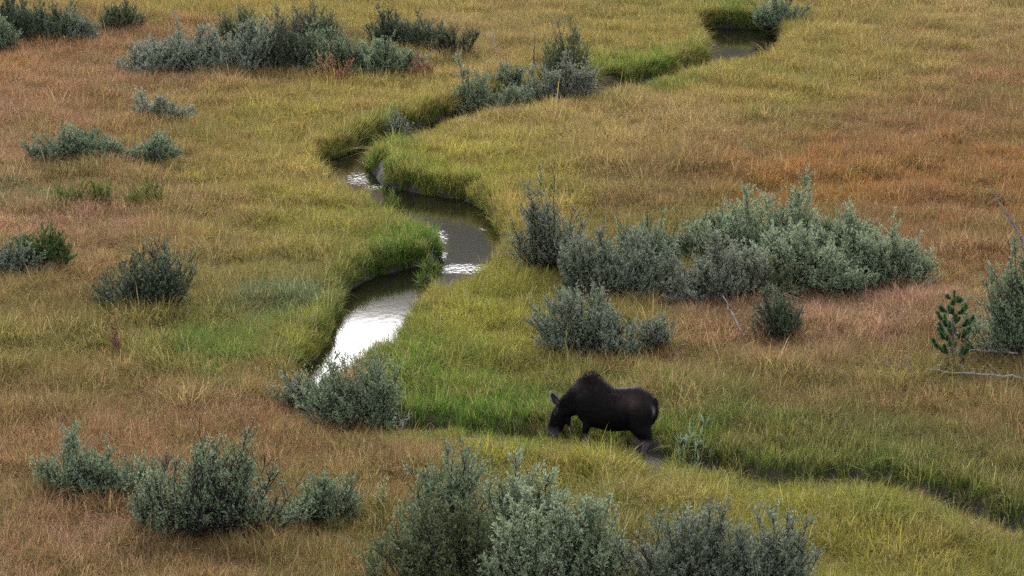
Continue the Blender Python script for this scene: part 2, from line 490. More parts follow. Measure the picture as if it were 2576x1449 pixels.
# colours (base colours of the grasses)
GOLD = (0.355, 0.270, 0.072); OLIVE = (0.235, 0.190, 0.060); RUSSET = (0.305, 0.160, 0.085); PINK = (0.42, 0.225, 0.155)
ORANGE = (0.33, 0.140, 0.045); GREEN = (0.105, 0.150, 0.028); VIVID = (0.105, 0.200, 0.026); YGREEN = (0.295, 0.272, 0.046)
BLUE = (0.13, 0.19, 0.10); BROWN = (0.23, 0.135, 0.064); TAN = (0.38, 0.255, 0.115); DGREEN = (0.145, 0.140, 0.042)
BLOB = [  # x, y, rx, ry, colour, weight   (which grass grows where)
    (120,230,420,150,RUSSET,1.3),(40,330,160,120,PINK,1.1),(230,545,260,50,PINK,1.6),(330,110,180,40,RUSSET,1.0),(60,150,160,40,ORANGE,.8),
    (200,620,180,60,RUSSET,1.0),(480,330,200,70,OLIVE,.8),(640,460,260,150,GOLD,1.2),(620,620,220,100,OLIVE,1.2),(850,540,140,70,YGREEN,1.2),
    (700,310,160,40,YGREEN,1.2),(850,260,260,50,GOLD,.9),(940,320,120,30,GREEN,.8),(1050,230,140,40,GOLD,1.),(400,20,500,20,GOLD,1.4),(900,20,300,30,GOLD,1.0),
    (230,485,180,28,GREEN,1.0),(60,470,90,40,BLUE,.5),(700,760,110,35,BLUE,1.2),(560,865,120,40,VIVID,1.3),(720,840,80,50,YGREEN,1.2),(420,880,120,40,GREEN,.7),
    (120,820,280,80,OLIVE,1.2),(300,960,460,50,OLIVE,1.1),(200,1000,320,70,BROWN,.8),(500,1030,360,50,RUSSET,1.0),(150,1150,300,120,RUSSET,1.3),(90,1330,260,120,PINK,1.2),
    (500,1400,420,80,BROWN,1.2),(800,1380,160,80,OLIVE,1.0),(850,1130,240,50,RUSSET,1.0),(800,1010,80,50,RUSSET,.8),(1000,1180,180,60,TAN,.7),(560,1290,200,60,BROWN,1.),
    (1250,120,200,120,TAN,.9),(1250,200,200,60,GOLD,.8),(1620,80,200,70,GOLD,1.3),(1560,60,120,60,OLIVE,.6),(1620,165,150,32,VIVID,2.2),(1830,40,90,30,GREEN,2.0),
    (2050,110,260,90,GOLD,1.5),(2350,60,260,60,TAN,1.0),(1950,200,320,60,GOLD,1.2),(2150,180,260,50,OLIVE,.7),(2480,180,160,60,RUSSET,.9),
    (1500,280,260,60,TAN,1.0),(1350,350,250,60,GOLD,1.5),(1150,400,200,60,YGREEN,1.5),(1010,430,70,60,VIVID,1.6),(1650,340,260,60,TAN,1.0),(1300,500,90,60,GOLD,1.4),
    (1700,430,220,40,BROWN,1.1),(2050,400,260,50,ORANGE,1.2),(2350,330,280,120,RUSSET,1.5),(2450,430,260,80,ORANGE,1.5),(2200,470,260,40,ORANGE,1.2),(1450,440,140,40,OLIVE,.8),
    (1950,325,140,25,OLIVE,.9),(2480,620,200,60,RUSSET,1.4),(2250,540,140,40,BROWN,.8),(1600,500,140,30,BROWN,.9),
    (1020,600,90,60,VIVID,1.0),(920,650,110,60,GREEN,1.3),(1200,750,140,60,YGREEN,1.6),(1250,860,220,90,YGREEN,1.4),(1080,960,140,80,VIVID,1.4),(1180,1040,160,50,VIVID,1.6),
    (1350,1000,120,60,GREEN,1.0),(1400,930,200,60,OLIVE,1.0),(1550,900,180,40,RUSSET,.5),(1700,960,160,40,TAN,.8),(1740,1060,110,80,GREEN,1.5),
    (2150,800,320,70,PINK,1.5),(1800,850,160,40,RUSSET,.9),(2000,920,300,50,OLIVE,1.0),(2300,950,240,60,OLIVE,1.1),(2100,1000,280,50,BROWN,1.0),(2480,1050,160,80,BROWN,1.2),
    (2000,1110,240,60,DGREEN,2.2),(2300,1160,260,70,DGREEN,2.2),(2480,1220,180,60,DGREEN,1.6),(1850,1080,90,60,GREEN,1.0),
    (120,300,320,160,RUSSET,1.2),(330,160,260,50,PINK,.8),(250,420,220,30,BROWN,1.),(420,600,180,40,BROWN,.7),(150,1250,300,160,RUSSET,1.0),(400,1010,260,40,PINK,.7),
    (2150,870,300,60,BROWN,1.2),(2400,500,200,80,RUSSET,1.0),(1750,370,200,50,RUSSET,.6),(120,750,200,50,BROWN,.9),
    (1500,1150,260,50,YGREEN,1.6),(1800,1200,160,40,YGREEN,1.4),(2050,1260,220,40,YGREEN,1.7),(2200,1330,240,60,YGREEN,1.5),(2450,1360,200,60,OLIVE,1.2),(2300,1440,300,40,YGREEN,1.),(1650,1200,160,40,TAN,.7),
    (2250,1290,150,30,VIVID,.5),(1020,1250,60,120,BROWN,.8),
]

def grass_colour(P, px, py, rng, dev):
    n = len(P)
    acc = np.zeros((n, 3)); ws = np.full(n, 0.25)
    acc += np.array(OLIVE) * 0.25
    wob = 46 * (fbm(P[:, 0] * 0.5, P[:, 1] * 0.22, 41, 3) - 0.5) * 2
    wob2 = 26 * (fbm(P[:, 0] * 0.5, P[:, 1] * 0.22, 47, 3) - 0.5) * 2
    for (x, y, rx, ry, c, w) in BLOB:
        g = w * np.exp(-(((px + wob * 1.6 - x) / rx) ** 2 + ((py + wob2 - y) / (ry * 1.15)) ** 2))
        acc += g[:, None] * np.array(c); ws += g
    blend = acc / ws[:, None]
    # ragged mixture: single tufts and small patches belong to one species or the other
    u = np.mod(2.6 * fbm(P[:, 0] * 0.8, P[:, 1] * 0.55, 91, 3) + rng.random(n) * 0.45, 1.0) * ws
    run = np.full(n, 0.25); pick = np.tile(np.array(OLIVE), (n, 1))
    for (x, y, rx, ry, c, w) in BLOB:
        g = w * np.exp(-(((px + wob * 1.6 - x) / rx) ** 2 + ((py + wob2 - y) / (ry * 1.15)) ** 2))
        m = (u > run) & (u <= run + g)
        pick[m] = c; run = run + g
    col = 0.4 * blend + 0.6 * pick
    # patches of different species inside each zone
    m1 = fbm(P[:, 0] * 0.55, P[:, 1] * 0.33, 51, 3); m2 = fbm(P[:, 0] * 0.9 + 9, P[:, 1] * 0.6, 57, 3)
    k = sstep(0.56, 0.75, m1)[:, None] * 0.55
    col = col * (1 - k) + k * (np.array(GREEN) * 0.5 + col * 0.5)
    k = sstep(0.55, 0.74, m2)[:, None] * 0.5
    col = col * (1 - k) + k * (np.array(RUSSET) * 0.5 + col * 0.6)
    col = col * (1 + rng.normal(0, dev, n))[:, None]
    col = col * (1 + rng.normal(0, 0.05, (n, 3)))
    return np.clip(col, 0.01, 0.6)

def scatter(spacing, rng, y0=63, y1=174, margin=3.0):
    xs = np.arange(-31, 31, spacing); ys = np.arange(y0, y1, spacing)
    X, Y = np.meshgrid(xs, ys)
    X = X.ravel() + rng.uniform(-.5, .5, X.size) * spacing * 1.3; Y = Y.ravel() + rng.uniform(-.5, .5, Y.size) * spacing * 1.3
    k = np.abs(X) < Y * 0.1475 + margin
    return X[k], Y[k]

def gn_scatter(name, P3, rot, scl, idx, col, col2, label):
    me = np_mesh(name, P3, np.zeros((0, 4), np.int32))
    add_attr(me, 'rot', rot, 'FLOAT_VECTOR'); add_attr(me, 'scl', scl, 'FLOAT_VECTOR')
    add_attr(me, 'col', col, 'FLOAT_COLOR'); add_attr(me, 'col2', col2, 'FLOAT_COLOR')
    at = me.attributes.new('idx', 'INT', 'POINT'); at.data.foreach_set('value', idx.astype(np.int32))
    o = obj(name, me, M_GRASS); tag(o, label, kind='stuff')
    ng = bpy.data.node_groups.new(name + '_scatter', 'GeometryNodeTree')
    ng.interface.new_socket('Geometry', in_out='INPUT', socket_type='NodeSocketGeometry')
    ng.interface.new_socket('Geometry', in_out='OUTPUT', socket_type='NodeSocketGeometry')
    nn, ll = ng.nodes, ng.links
    gi, go = nn.new('NodeGroupInput'), nn.new('NodeGroupOutput')
    m2p = nn.new('GeometryNodeMeshToPoints')
    iop = nn.new('GeometryNodeInstanceOnPoints')
    ci = nn.new('GeometryNodeCollectionInfo'); ci.inputs['Collection'].default_value = lib
    ci.inputs['Separate Children'].default_value = True; ci.inputs['Reset Children'].default_value = True
    def na(nm, t):
        a = nn.new('GeometryNodeInputNamedAttribute'); a.data_type = t; a.inputs['Name'].default_value = nm; return a.outputs['Attribute']
    e2r = nn.new('FunctionNodeEulerToRotation')
    ll.new(na('rot', 'FLOAT_VECTOR'), e2r.inputs[0])
    ll.new(gi.outputs[0], m2p.inputs['Mesh']); ll.new(m2p.outputs[0], iop.inputs['Points'])
    ll.new(ci.outputs[0], iop.inputs['Instance']); iop.inputs['Pick Instance'].default_value = True
    ll.new(na('idx', 'INT'), iop.inputs['Instance Index'])
    ll.new(e2r.outputs[0], iop.inputs['Rotation']); ll.new(na('scl', 'FLOAT_VECTOR'), iop.inputs['Scale'])
    ll.new(iop.outputs[0], go.inputs[0])
    md = o.modifiers.new('scatter', 'NODES'); md.node_group = ng
    return o

rng = np.random.default_rng(11)
X, Y = scatter(0.205, rng)
X2, Y2 = scatter(0.14, rng)          # thicker growth along the water
w2 = water_d(np.stack([X2, Y2], 1)); k2 = (w2 > -0.22) & (w2 < 0.7)
n1 = len(X); X, Y = np.concatenate([X, X2[k2]]), np.concatenate([Y, Y2[k2]])
extra = np.arange(len(X)) >= n1
P = np.stack([X, Y], 1)
wd, dd = water_d(P), ditch_d(P)
# far banks (the bank rises behind the water as one looks at it): water or ditch just in front, i.e. nearer the camera
wd_front = np.minimum.reduce([water_d(P - np.array([0, s])) for s in (0.5, 1.1, 1.9)])
dd_front = np.minimum.reduce([ditch_d(P - np.array([0, s])) for s in (0.6, 1.2, 2.0)])
wd_back = np.minimum.reduce([water_d(P + np.array([0, s])) for s in (0.5, 1.2)])
dd_back = np.minimum.reduce([ditch_d(P + np.array([0, s])) for s in (0.6, 1.4)])
facing = np.maximum(1 - sstep(-0.1, 0.5, wd_front), 0.9 * (1 - sstep(0.3, 1.0, dd_front)))
hiding = np.maximum(1 - sstep(-0.1, 0.4, wd_back), 1.0 * (1 - sstep(0.5, 1.1, dd_back)))
Z = ground_z(X, Y, wd, dd)
ok = (wd > np.where(facing > .5, -0.08, 0.04)) & ((dd > 0.60) | (rng.random(len(X)) < 0.14)) & (~extra | (rng.random(len(X)) < facing))
ok &= ~((wd < 0.55) & (fbm(X * 0.9, Y * 0.9, 95, 2) > 0.66))      # bare slumped mud here and there
_qx, _qy = proj(X, Y, Z)
ok &= ~((np.abs(_qx - 1632) < 32) & (_qy > 1120) & (_qy < 1180))       # trampled where the moose stands
X, Y, Z, P, wd, dd, facing, hiding = (a[ok] for a in (X, Y, Z, P, wd, dd, facing, hiding))
n_ = len(X)
px, py = proj(X, Y, Z + 0.25)
col = grass_colour(P, px, py, rng, 0.13)
is_sedge = rng.random(n_) < facing * 0.85
arch = (~is_sedge) & (rng.random(n_) < 0.14)
clump = fbm(X * 0.75, Y * 0.75, 61, 2)
idx = np.where(is_sedge, 8 + rng.integers(0, 6, n_), np.where(arch, 14 + rng.integers(0, 4, n_), rng.integers(0, 8, n_)))
s = (0.50 + 1.05 * clump) * rng.uniform(0.8, 1.2, n_)
s = np.where(is_sedge, rng.uniform(0.60, 0.95, n_), s)
front_grass = np.exp(-((px - 1520) / 95) ** 2 - ((py - 1150) / 30) ** 2) * 0.42
muzzle_gap = 0.55 * np.exp(-((px - 1632) / 45) ** 2 - ((py - 1192) / 34) ** 2) + np.exp(-((px - 1425) / 45) ** 2 - ((py - 1128) / 26) ** 2) * 0.35
s = s * np.where(is_sedge, 1.0, 1 - 0.40 * hiding + front_grass) * (1 - muzzle_gap)
s = np.where(rng.random(n_) < 0.025, s * 1.4, s)
col_s = np.array(GREEN) * 0.45 + col * 0.55
mixs = (0.75 * facing)[:, None]
col = np.where(is_sedge[:, None], col * (1 - mixs * 0.55) + col_s * mixs * 0.55, col)
col2 = col * 0.35 + np.array(GREEN) * 0.65
col2 = np.where(is_sedge[:, None], np.array((0.098, 0.188, 0.034)) * 0.6 + col * np.array((.55, .8, .5)) * 0.4, col2)
tz = rng.uniform(0, 2 * math.pi, n_)
tx = 0.42 * (fbm(X * 0.6, Y * 0.6, 81, 2) - 0.5) * 2 + rng.normal(0, 0.10, n_); ty = 0.08 + 0.42 * (fbm(X * 0.6, Y * 0.6, 87, 2) - 0.5) * 2 + rng.normal(0, 0.10, n_)
rot = np.stack([tx * np.cos(tz) + ty * np.sin(tz), -tx * np.sin(tz) + ty * np.cos(tz), tz], 1)
wxy = s * rng.uniform(0.9, 1.25, n_)
scl = np.stack([wxy, wxy, s * rng.uniform(0.85, 1.15, n_)], 1)
P3 = np.stack([X, Y, Z], 1)
k = is_sedge
gn_scatter('meadow_grass', P3[~k], rot[~k], scl[~k], idx[~k], col[~k], col2[~k], 'ripening olive and russet meadow grass covering the valley floor')
gn_scatter('bank_sedge', P3[k], rot[k], scl[k], idx[k], col[k], col2[k], 'tall green sedge growing along the stream banks')
print('tufts', n_, int(k.sum()))

# ------------------------------------------------------------------ shrubs
def shrub_geo(rng, w, dp, h, stems=26, twigs=420, leaves=9000, L=0.125, W=0.031, fan=1.0, leaders=0.15, upright=0.35,
              twig_len=0.42, low=0.25, dome=0.7, stem_r=0.013):
    ns = stems
    th = rng.uniform(0, 2 * math.pi, ns)
    el = np.arcsin(np.clip(rng.random(ns) ** 0.85 * 0.97 + 0.06, 0, 1))       # spread over the dome, low flanks too
    ex = 0.35 + 0.55 * dome
    ph = rng.uniform(0, 6.28, 4)
    lump = 1 + 0.16 * np.sin(1 * th + ph[3]) + 0.14 * np.sin(2 * th + ph[0]) + 0.10 * np.sin(3 * th + ph[1] + 2 * el) + 0.08 * np.sin(5 * th + ph[2] + 4 * el) + 0.06 * np.sin(9 * th + 6 * el + ph[3])
    rr = lump * rng.uniform(0.60, 1.0, ns)
    ce, se = np.cos(el) ** ex, np.sin(el) ** ex
    ux, uy = np.cos(th) * ce, np.sin(th) * ce
    ld = rng.random(ns) < leaders * 0.4
    kz = np.where(ld, rng.uniform(1.08, 1.28, ns), 1.0)
    B = np.stack([0.34 * ux * w / 2, 0.34 * uy * dp / 2, np.full(ns, -0.15)], 1) + rng.normal(0, 0.05, (ns, 3)) * np.array([1, 1, 0])
    # a bush is several crowns grown together, unequal in size
    m = 1 + int(w / 0.95) if w > 0.9 else 1
    cx = (np.arange(m) + 0.5 + rng.uniform(-.3, .3, m)) / m * 2 - 1; cy = rng.uniform(-.45, .45, m)
    ch = rng.uniform(0.52, 1.0, m) * (1 - 0.28 * cx ** 2); ch[rng.integers(0, m)] = 1.0
    cw = np.minimum(1.0, 1.75 / m ** 0.8) * rng.uniform(0.85, 1.2, m)
    j = rng.choice(m, ns, p=ch * cw / (ch * cw).sum())
    ox, oy = (cx * (1 - 0.45 * cw))[j] * w / 2, (cy * 0.6)[j] * dp / 2
    if m == 1: ox = oy = np.zeros(ns)
    B = B * np.where(m > 1, 0.6, 1.0) + np.stack([ox, oy, np.zeros(ns)], 1) * 0.8
    ox, oy = ox * .9, oy * .9
    E = np.stack([ox + ux * w / 2 * rr * cw[j] * 1.08, oy + uy * dp / 2 * rr * np.sqrt(cw[j]), h * ch[j] * se * rr * kz * 0.88], 1)
    C = B + (E - B) * np.stack([np.full(ns, .55 * fan), np.full(ns, .55 * fan), 0.35 + 0.2 * se], 1) + rng.normal(0, 0.06, (ns, 3))
    ts = np.linspace(0, 1, 7)
    bez = lambda t, i: ((1 - t) ** 2)[:, None] * B[i] + (2 * t * (1 - t))[:, None] * C[i] + (t * t)[:, None] * E[i]
    tan = lambda t, i: unit((2 * (1 - t))[:, None] * (C[i] - B[i]) + (2 * t)[:, None] * (E[i] - C[i]))
    SP = np.stack([bez(np.full(ns, t), np.arange(ns)) for t in ts], 1)
    SP[:, 1:-1] += rng.normal(0, 0.018, SP[:, 1:-1].shape)
    sr = stem_r * rng.uniform(0.7, 1.4, ns)[:, None] * np.linspace(1.2, 0.32, 7)[None]
    V1, Q1 = tubes(SP, sr, 3)
    nt = twigs
    wgt = np.linalg.norm(E - B, axis=1); wgt = wgt / wgt.sum()
    si = rng.choice(ns, nt, p=wgt)
    t = low + (1 - low) * rng.random(nt) ** 0.6
    S = bez(t, si); D = tan(t, si)
    o = rng.normal(0, 1, (nt, 3)); o[:, 2] *= 0.5
    d = unit(D * 0.75 + unit(o) * 0.75 + np.array([0, 0, upright]))
    tl = twig_len * rng.uniform(0.4, 1.6, nt) * (1.15 - 0.5 * t) * (0.55 + 0.45 * min(h / 1.5, 1.2))
    Mid = S + d * (tl * 0.5)[:, None] + rng.normal(0, 0.012, (nt, 3))
    d2 = unit(d + np.array([0, 0, upright * 0.7]) + rng.normal(0, 0.12, (nt, 3)))
    En = Mid + d2 * (tl * 0.5)[:, None]
    TP = np.stack([S, Mid, En], 1)
    tr = stem_r * 0.5 * rng.uniform(0.7, 1.2, nt)[:, None] * np.array([1.0, 0.75, 0.35])[None]
    V2, Q2 = tubes(TP, tr, 3)
    # leaves along the twigs
    nl = leaves
    bare = (rng.random(nt) ** 1.6 + 0.06) * np.where(rng.random(ns) < 0.14, 0.06, 1.0)[si]
    li = rng.choice(nt, nl, p=bare * tl / (bare * tl).sum())
    u = rng.random(nl) ** 0.8
    a = (u * 2)[:, None]
    LP = np.where(a < 1, S[li] + (Mid[li] - S[li]) * a, Mid[li] + (En[li] - Mid[li]) * (a - 1))
    ldir = unit(np.where(a < 1, d[li], d2[li]) * 0.8 + rng.normal(0, 0.48, (nl, 3)) + np.array([0, 0, 0.18]))
    nrm = unit(np.cross(ldir, rng.normal(0, 1, (nl, 3))))
    # blades tend to show their upper face to the sky
    nrm = np.where((nrm[:, 2] < 0)[:, None] & (rng.random(nl) < 0.6)[:, None], -nrm, nrm)
    sd_ = np.cross(ldir, nrm)
    LL = L * rng.uniform(0.6, 1.3, nl) * (1 - 0.35 * u); WW = W * rng.uniform(0.7, 1.25, nl)
    c0 = LP; c2 = LP + ldir * LL[:, None] - nrm * (LL * 0.10)[:, None]
    md = LP + ldir * (LL * 0.48)[:, None]
    V3 = np.stack([c0, md + sd_ * (WW / 2)[:, None], c2, md - sd_ * (WW / 2)[:, None]], 1).reshape(-1, 3)
    Q3 = np.arange(nl * 4).reshape(-1, 4)
    tint_t = rng.random(nt)
    tint = np.clip(0.30 * tint_t[li] + 0.32 * rng.random(ns)[si][li] + 0.38 * rng.random(nl), 0, 0.985)
    tint = np.where(rng.random(nl) < 0.006, 1.0, tint)
    return (np.concatenate([V1, V2]), np.concatenate([Q1, Q2 + len(V1)])), (V3, Q3, np.repeat(tint, 4))

def shrub_meshes(seed, mat, stem_mat=None, **kw):
    rng = np.random.default_rng(seed)
    (sv, sq), (lv, lq, tn) = shrub_geo(rng, **kw)
    ms = np_mesh('stem', sv, sq, True); ms.materials.append(stem_mat or M_STEM)
    ml = np_mesh('foliage', lv, lq); add_attr(ml, 'tint', tn); ml.materials.append(LM[mat])
    return ms, ml

def place_from_px(xl, xr, yb, yt, dr=0.75, xc=None):
    """outline of a plant in the photograph -> its spot on the ground and its real size"""
    xc = (xl + xr) / 2 if xc is None else xc
    yb = yb + 0.30 * F / (CAM_H / math.sin(DEP + (yb - 724.5) / F))      # the grass in front hides the foot
    g = unproj(xc, yb, 0.0); g[2] = gz(g[0], g[1])
    dist = math.hypot(g[1], CAM_H); dep = math.atan2(CAM_H, g[1])
    w = (xr - xl) * dist / F
    dp = w * dr
    app = (yb - yt) * dist / F
    h = max((app - 0.45 * dp * math.sin(dep)) / math.cos(dep), 0.3)
    y = g[1] + dp * 0.40
    x = g[0] * y / g[1]
    return (x, y, gz(x, y)), w, dp, h

def shrub(name, label, cat, group, box, mat, seed, dens=1.0, dr=0.75, stem_mat=None, **kw):
    loc, w, dp, h = place_from_px(*box, dr=dr)
    area = w * h + 0.5 * w * dp
    kw.setdefault('stems', int(26 + 20 * area)); kw.setdefault('twigs', int(110 + 210 * area))
    kw.setdefault('leaves', int((1000 + 2500 * area) * dens))
    root = empty(name, loc)
    tag(root, label, cat, group)
    ms, ml = shrub_meshes(seed, mat, stem_mat, w=w, dp=dp, h=h, **kw)
    f = obj('foliage', ml, None, root); f['kind'] = 'stuff'
    s = obj('stem', ms, None, root); s['kind'] = 'stuff'
    return root

UP, MID, LOW, FRONT = 'willows along the far edge of the meadow', 'willows in the thicket behind the moose', 'low shrubs in the left meadow', 'willows in the foreground'
W_ = 'willow_shrub'
# (xl, xr, base y, top y)
SHRUBS = [
 # --- upper left thicket
 ('big dark grey-green willow cut off by the upper left corner', UP, (-60,195,108,-22), 'dark', dict(dens=1.2)),
 ('sprawling pale grey willow at the right skirt of the corner willow', UP, (120,258,104,28), 'grey', dict(dens=.8)),
 ('small green willow clump on the left edge below the corner willow', UP, (-30,34,124,42), 'sage', {}),
 ('dark olive willow standing alone between the corner willow and the silver one', UP, (240,360,76,4), 'olive', dict(dens=.9, leaders=.3)),
 ('silvery white-leaved willow, brightest and leftmost of the long upper thicket', UP, (305,560,180,62), 'silver', dict(dens=1.25)),
 ('silver-grey willow right of the brightest one with darker skirts', UP, (470,680,184,48), 'silver', dict(dens=1.15)),
 ('olive willow peeping over the back of the silver willows', UP, (560,720,120,22), 'olive', dict(dens=.8, leaders=.35)),
 ('dark green willow with purple twiggy tops in the middle of the upper thicket', UP, (640,800,178,24), 'dark', dict(dens=.9, leaders=.4, stem_mat=M_STEM_P)),
 ('loose open willow with bare brown twig tips behind the upper thicket', UP, (680,870,112,6), 'olive', dict(dens=.35, leaders=.5, stem_mat=M_STEM_P)),
 ('green-leaved willow beside the red plants in the upper thicket', UP, (770,930,178,66), 'sage', dict(dens=.9)),
 ('dark round-topped willow at the back right of the upper thicket', UP, (915,1060,112,36), 'dark', dict(dens=1.0, leaders=.3)),
 ('darkest willow with black twigs at the right end of the upper thicket', UP, (1010,1120,118,40), 'dark', dict(dens=.7, leaders=.35)),
 ('pale sage willow in front of the dark ones at the upper thicket', UP, (865,1090,184,92), 'sage', dict(dens=1.1)),
 ('nearly leafless willow with bare twigs slanting right beyond the upper thicket', UP, (1050,1205,140,58), 'olive', dict(dens=.10, leaders=.5, stems=22)),
 # --- by the upper stream
 ('upright pale sage willow left of the stream bank willows', 'willows on the upper stream bank', (1165,1255,244,108), 'sage', dict(dens=1.0, leaders=.4, dome=.45)),
 ('thin yellowish willow between the two pale bank willows', 'willows on the upper stream bank', (1235,1320,215,152), 'sage', dict(dens=.45)),
 ('small round blue-green willow at the foot of the tall bank willow', 'willows on the upper stream bank', (1270,1340,252,172), 'sage', dict(dens=1.2)),
 ('broad grey-lilac willow with dark base on the upper bank', 'willows on the upper stream bank', (1310,1420,240,108), 'grey', dict(dens=1.0, leaders=.3)),
 ('dusky lilac-grey willow with a shadowed skirt right on the bank', 'willows on the upper stream bank', (1380,1488,240,132), 'lilac', dict(dens=.9, stem_mat=M_STEM_P)),
 ('tallest willow of the upper bank, open-branched and reaching the top edge', 'willows on the upper stream bank', (1352,1512,208,0), 'olive', dict(dens=.75, leaders=.4, dome=.35, fan=.8)),
 ('pale willow on the top edge right of the upper pool', UP, (1905,2020,48,-20), 'sage', dict(dens=1.0)),
 ('little grey willow on the left bank above the dark bend', 'willows on the upper stream bank', (965,1028,305,226), 'grey', dict(dens=.8)),
 # --- left meadow
 ('small pale green shrub sunk in grass below the upper thicket', LOW, (340,440,290,236), 'silver', dict(dens=1.0)),
 ('tiny sprig of pale shrub at the right foot of the small pale one', LOW, (410,480,296,262), 'silver', dict(dens=.7)),
 ('left third of the low silver shrub strip, with one tall sprig', LOW, (80,215,402,318), 'sage', dict(dens=1.0, leaders=.3)),
 ('middle of the low silver shrub strip in the left meadow', LOW, (185,330,402,328), 'sage', dict(dens=1.1)),
 ('right end of the low silver shrub strip, darker and sparser', LOW, (300,432,404,338), 'sage', dict(dens=.8)),
 ('bluish grey shrub on the left edge in front of a green one', LOW, (-40,80,680,598), 'grey', dict(dens=1.0)),
 ('bright green shrub with a few long bare twigs near the left edge', LOW, (38,170,672,572), 'green', dict(dens=1.3, leaders=.3)),
 ('dark twiggy willow standing alone with many upright black stems', LOW, (240,482,778,622), 'dark', dict(dens=.55, leaders=.35, dome=.3, stem_r=.014)),
 # --- thicket behind the moose
 ('grey-green willow filling the heart of the thicket, right of the leaning stick', MID, (1530,1730,748,604), 'grey', dict(dens=1.0)),
 ('sage willow hidden to its shoulders between the tallest one and the rounded one', MID, (1850,2060,690,570), 'pale', dict(dens=1.1)),
 ('low green willow skirt below the front centre right of the thicket', MID, (1830,1990,742,660), 'olive', dict(dens=1.0)),
 ('low sage willow joining the right part of the thicket in front', MID, (2030,2210,728,632), 'pale', dict(dens=1.1)),
 ('tall thin see-through willow at the left end of the thicket behind the moose', MID, (1312,1445,676,476), 'grey', dict(dens=.55, leaders=.3, dome=.25, fan=.7)),
 ('grey-green willow under the leaning dead stick', MID, (1415,1610,742,565), 'grey', dict(dens=1.0)),
 ('dark-stemmed willow in the middle back of the thicket', MID, (1500,1700,700,536), 'sage', dict(dens=.85, leaders=.3)),
 ('blue-grey willow in front of the thicket, nearest the moose', MID, (1390,1640,890,684), 'grey', dict(dens=1.25)),
 ('wispy small willow at the right foot of the blue-grey one', MID, (1608,1688,874,790), 'grey', dict(dens=.6)),
 ('dull lilac-grey domed willow in the centre of the thicket', MID, (1630,1912,758,600), 'lilac', dict(dens=1.3)),
 ('tallest pale sage willow at the back of the thicket', MID, (1745,2050,668,462), 'pale', dict(dens=1.3)),
 ('darker sage willow on the left shoulder of the tallest sage willow', MID, (1690,1840,640,520), 'sage', dict(dens=1.0)),
 ('full sage willow in the front centre right of the thicket', MID, (1900,2140,728,556), 'pale', dict(dens=1.3)),
 ('rounded sage willow forming the right end of the thicket', MID, (2090,2356,716,562), 'pale', dict(dens=1.25)),
 ('pointed sage willow behind the right end of the thicket', MID, (2030,2220,650,520), 'pale', dict(dens=1.0, leaders=.3)),
 ('small dark green willow standing apart below the thicket', MID, (1900,2012,842,742), 'dark', dict(dens=.9, leaders=.3)),
 ('large twiggy grey-green willow cut off by the right edge beside the pine sapling', MID, (2428,2680,905,605), 'sage', dict(dens=.95, leaders=.25, stem_mat=M_STEM)),
 # --- stream side and foreground
 ('willow overhanging the bright end of the stream', FRONT, (792,990,1058,850), 'sage', dict(dens=.9, leaders=.35)),
 ('slender pale sprays left of the willow at the bright end of the stream', FRONT, (716,822,1006,868), 'silver', dict(dens=.5, leaders=.4, dome=.3)),
 ('olive-green willow at the left of the lower left pair', FRONT, (128,440,1258,1096), 'sage', dict(dens=.75, leaders=.4)),
 ('dark-stemmed fan-shaped willow at the right of the lower left pair', FRONT, (340,700,1345,1076), 'sage', dict(dens=.60, leaders=.45, fan=1.15, stem_r=.016, dome=.45)),
 ('low pale grey willow between the lower left pair and the big bottom one', FRONT, (700,892,1302,1188), 'sage', dict(dens=.8)),
 ('tall left peak of the big willow clump on the bottom edge', FRONT, (1020,1210,1390,1116), 'sage', dict(dens=1.0, leaders=.35)),
 ('back middle willow of the big clump, with bare tips below the moose', FRONT, (1160,1440,1400,1160), 'pale', dict(dens=1.0, leaders=.35)),
 ('left front willow of the big clump, yellowing low down at the bottom edge', FRONT, (955,1270,1492,1262), 'olive', dict(dens=1.25)),
 ('bushy blue-green right front willow of the big clump on the bottom edge', FRONT, (1230,1595,1500,1218), 'pale', dict(dens=1.3)),
 ('blue-grey willow with black twig tips at the bottom right of the big clump', FRONT, (1570,1860,1510,1268), 'grey', dict(dens=1.05, leaders=.35)),
 ('grey willow sloping down at the right end of the bottom edge clump', FRONT, (1780,2032,1515,1296), 'grey', dict(dens=1.05, leaders=.3)),
]
for i, (lab, grp, box, mt, kw) in enumerate(SHRUBS):
    shrub(W_, lab, 'shrub', grp, box, mt, 100 + i * 7, **kw)

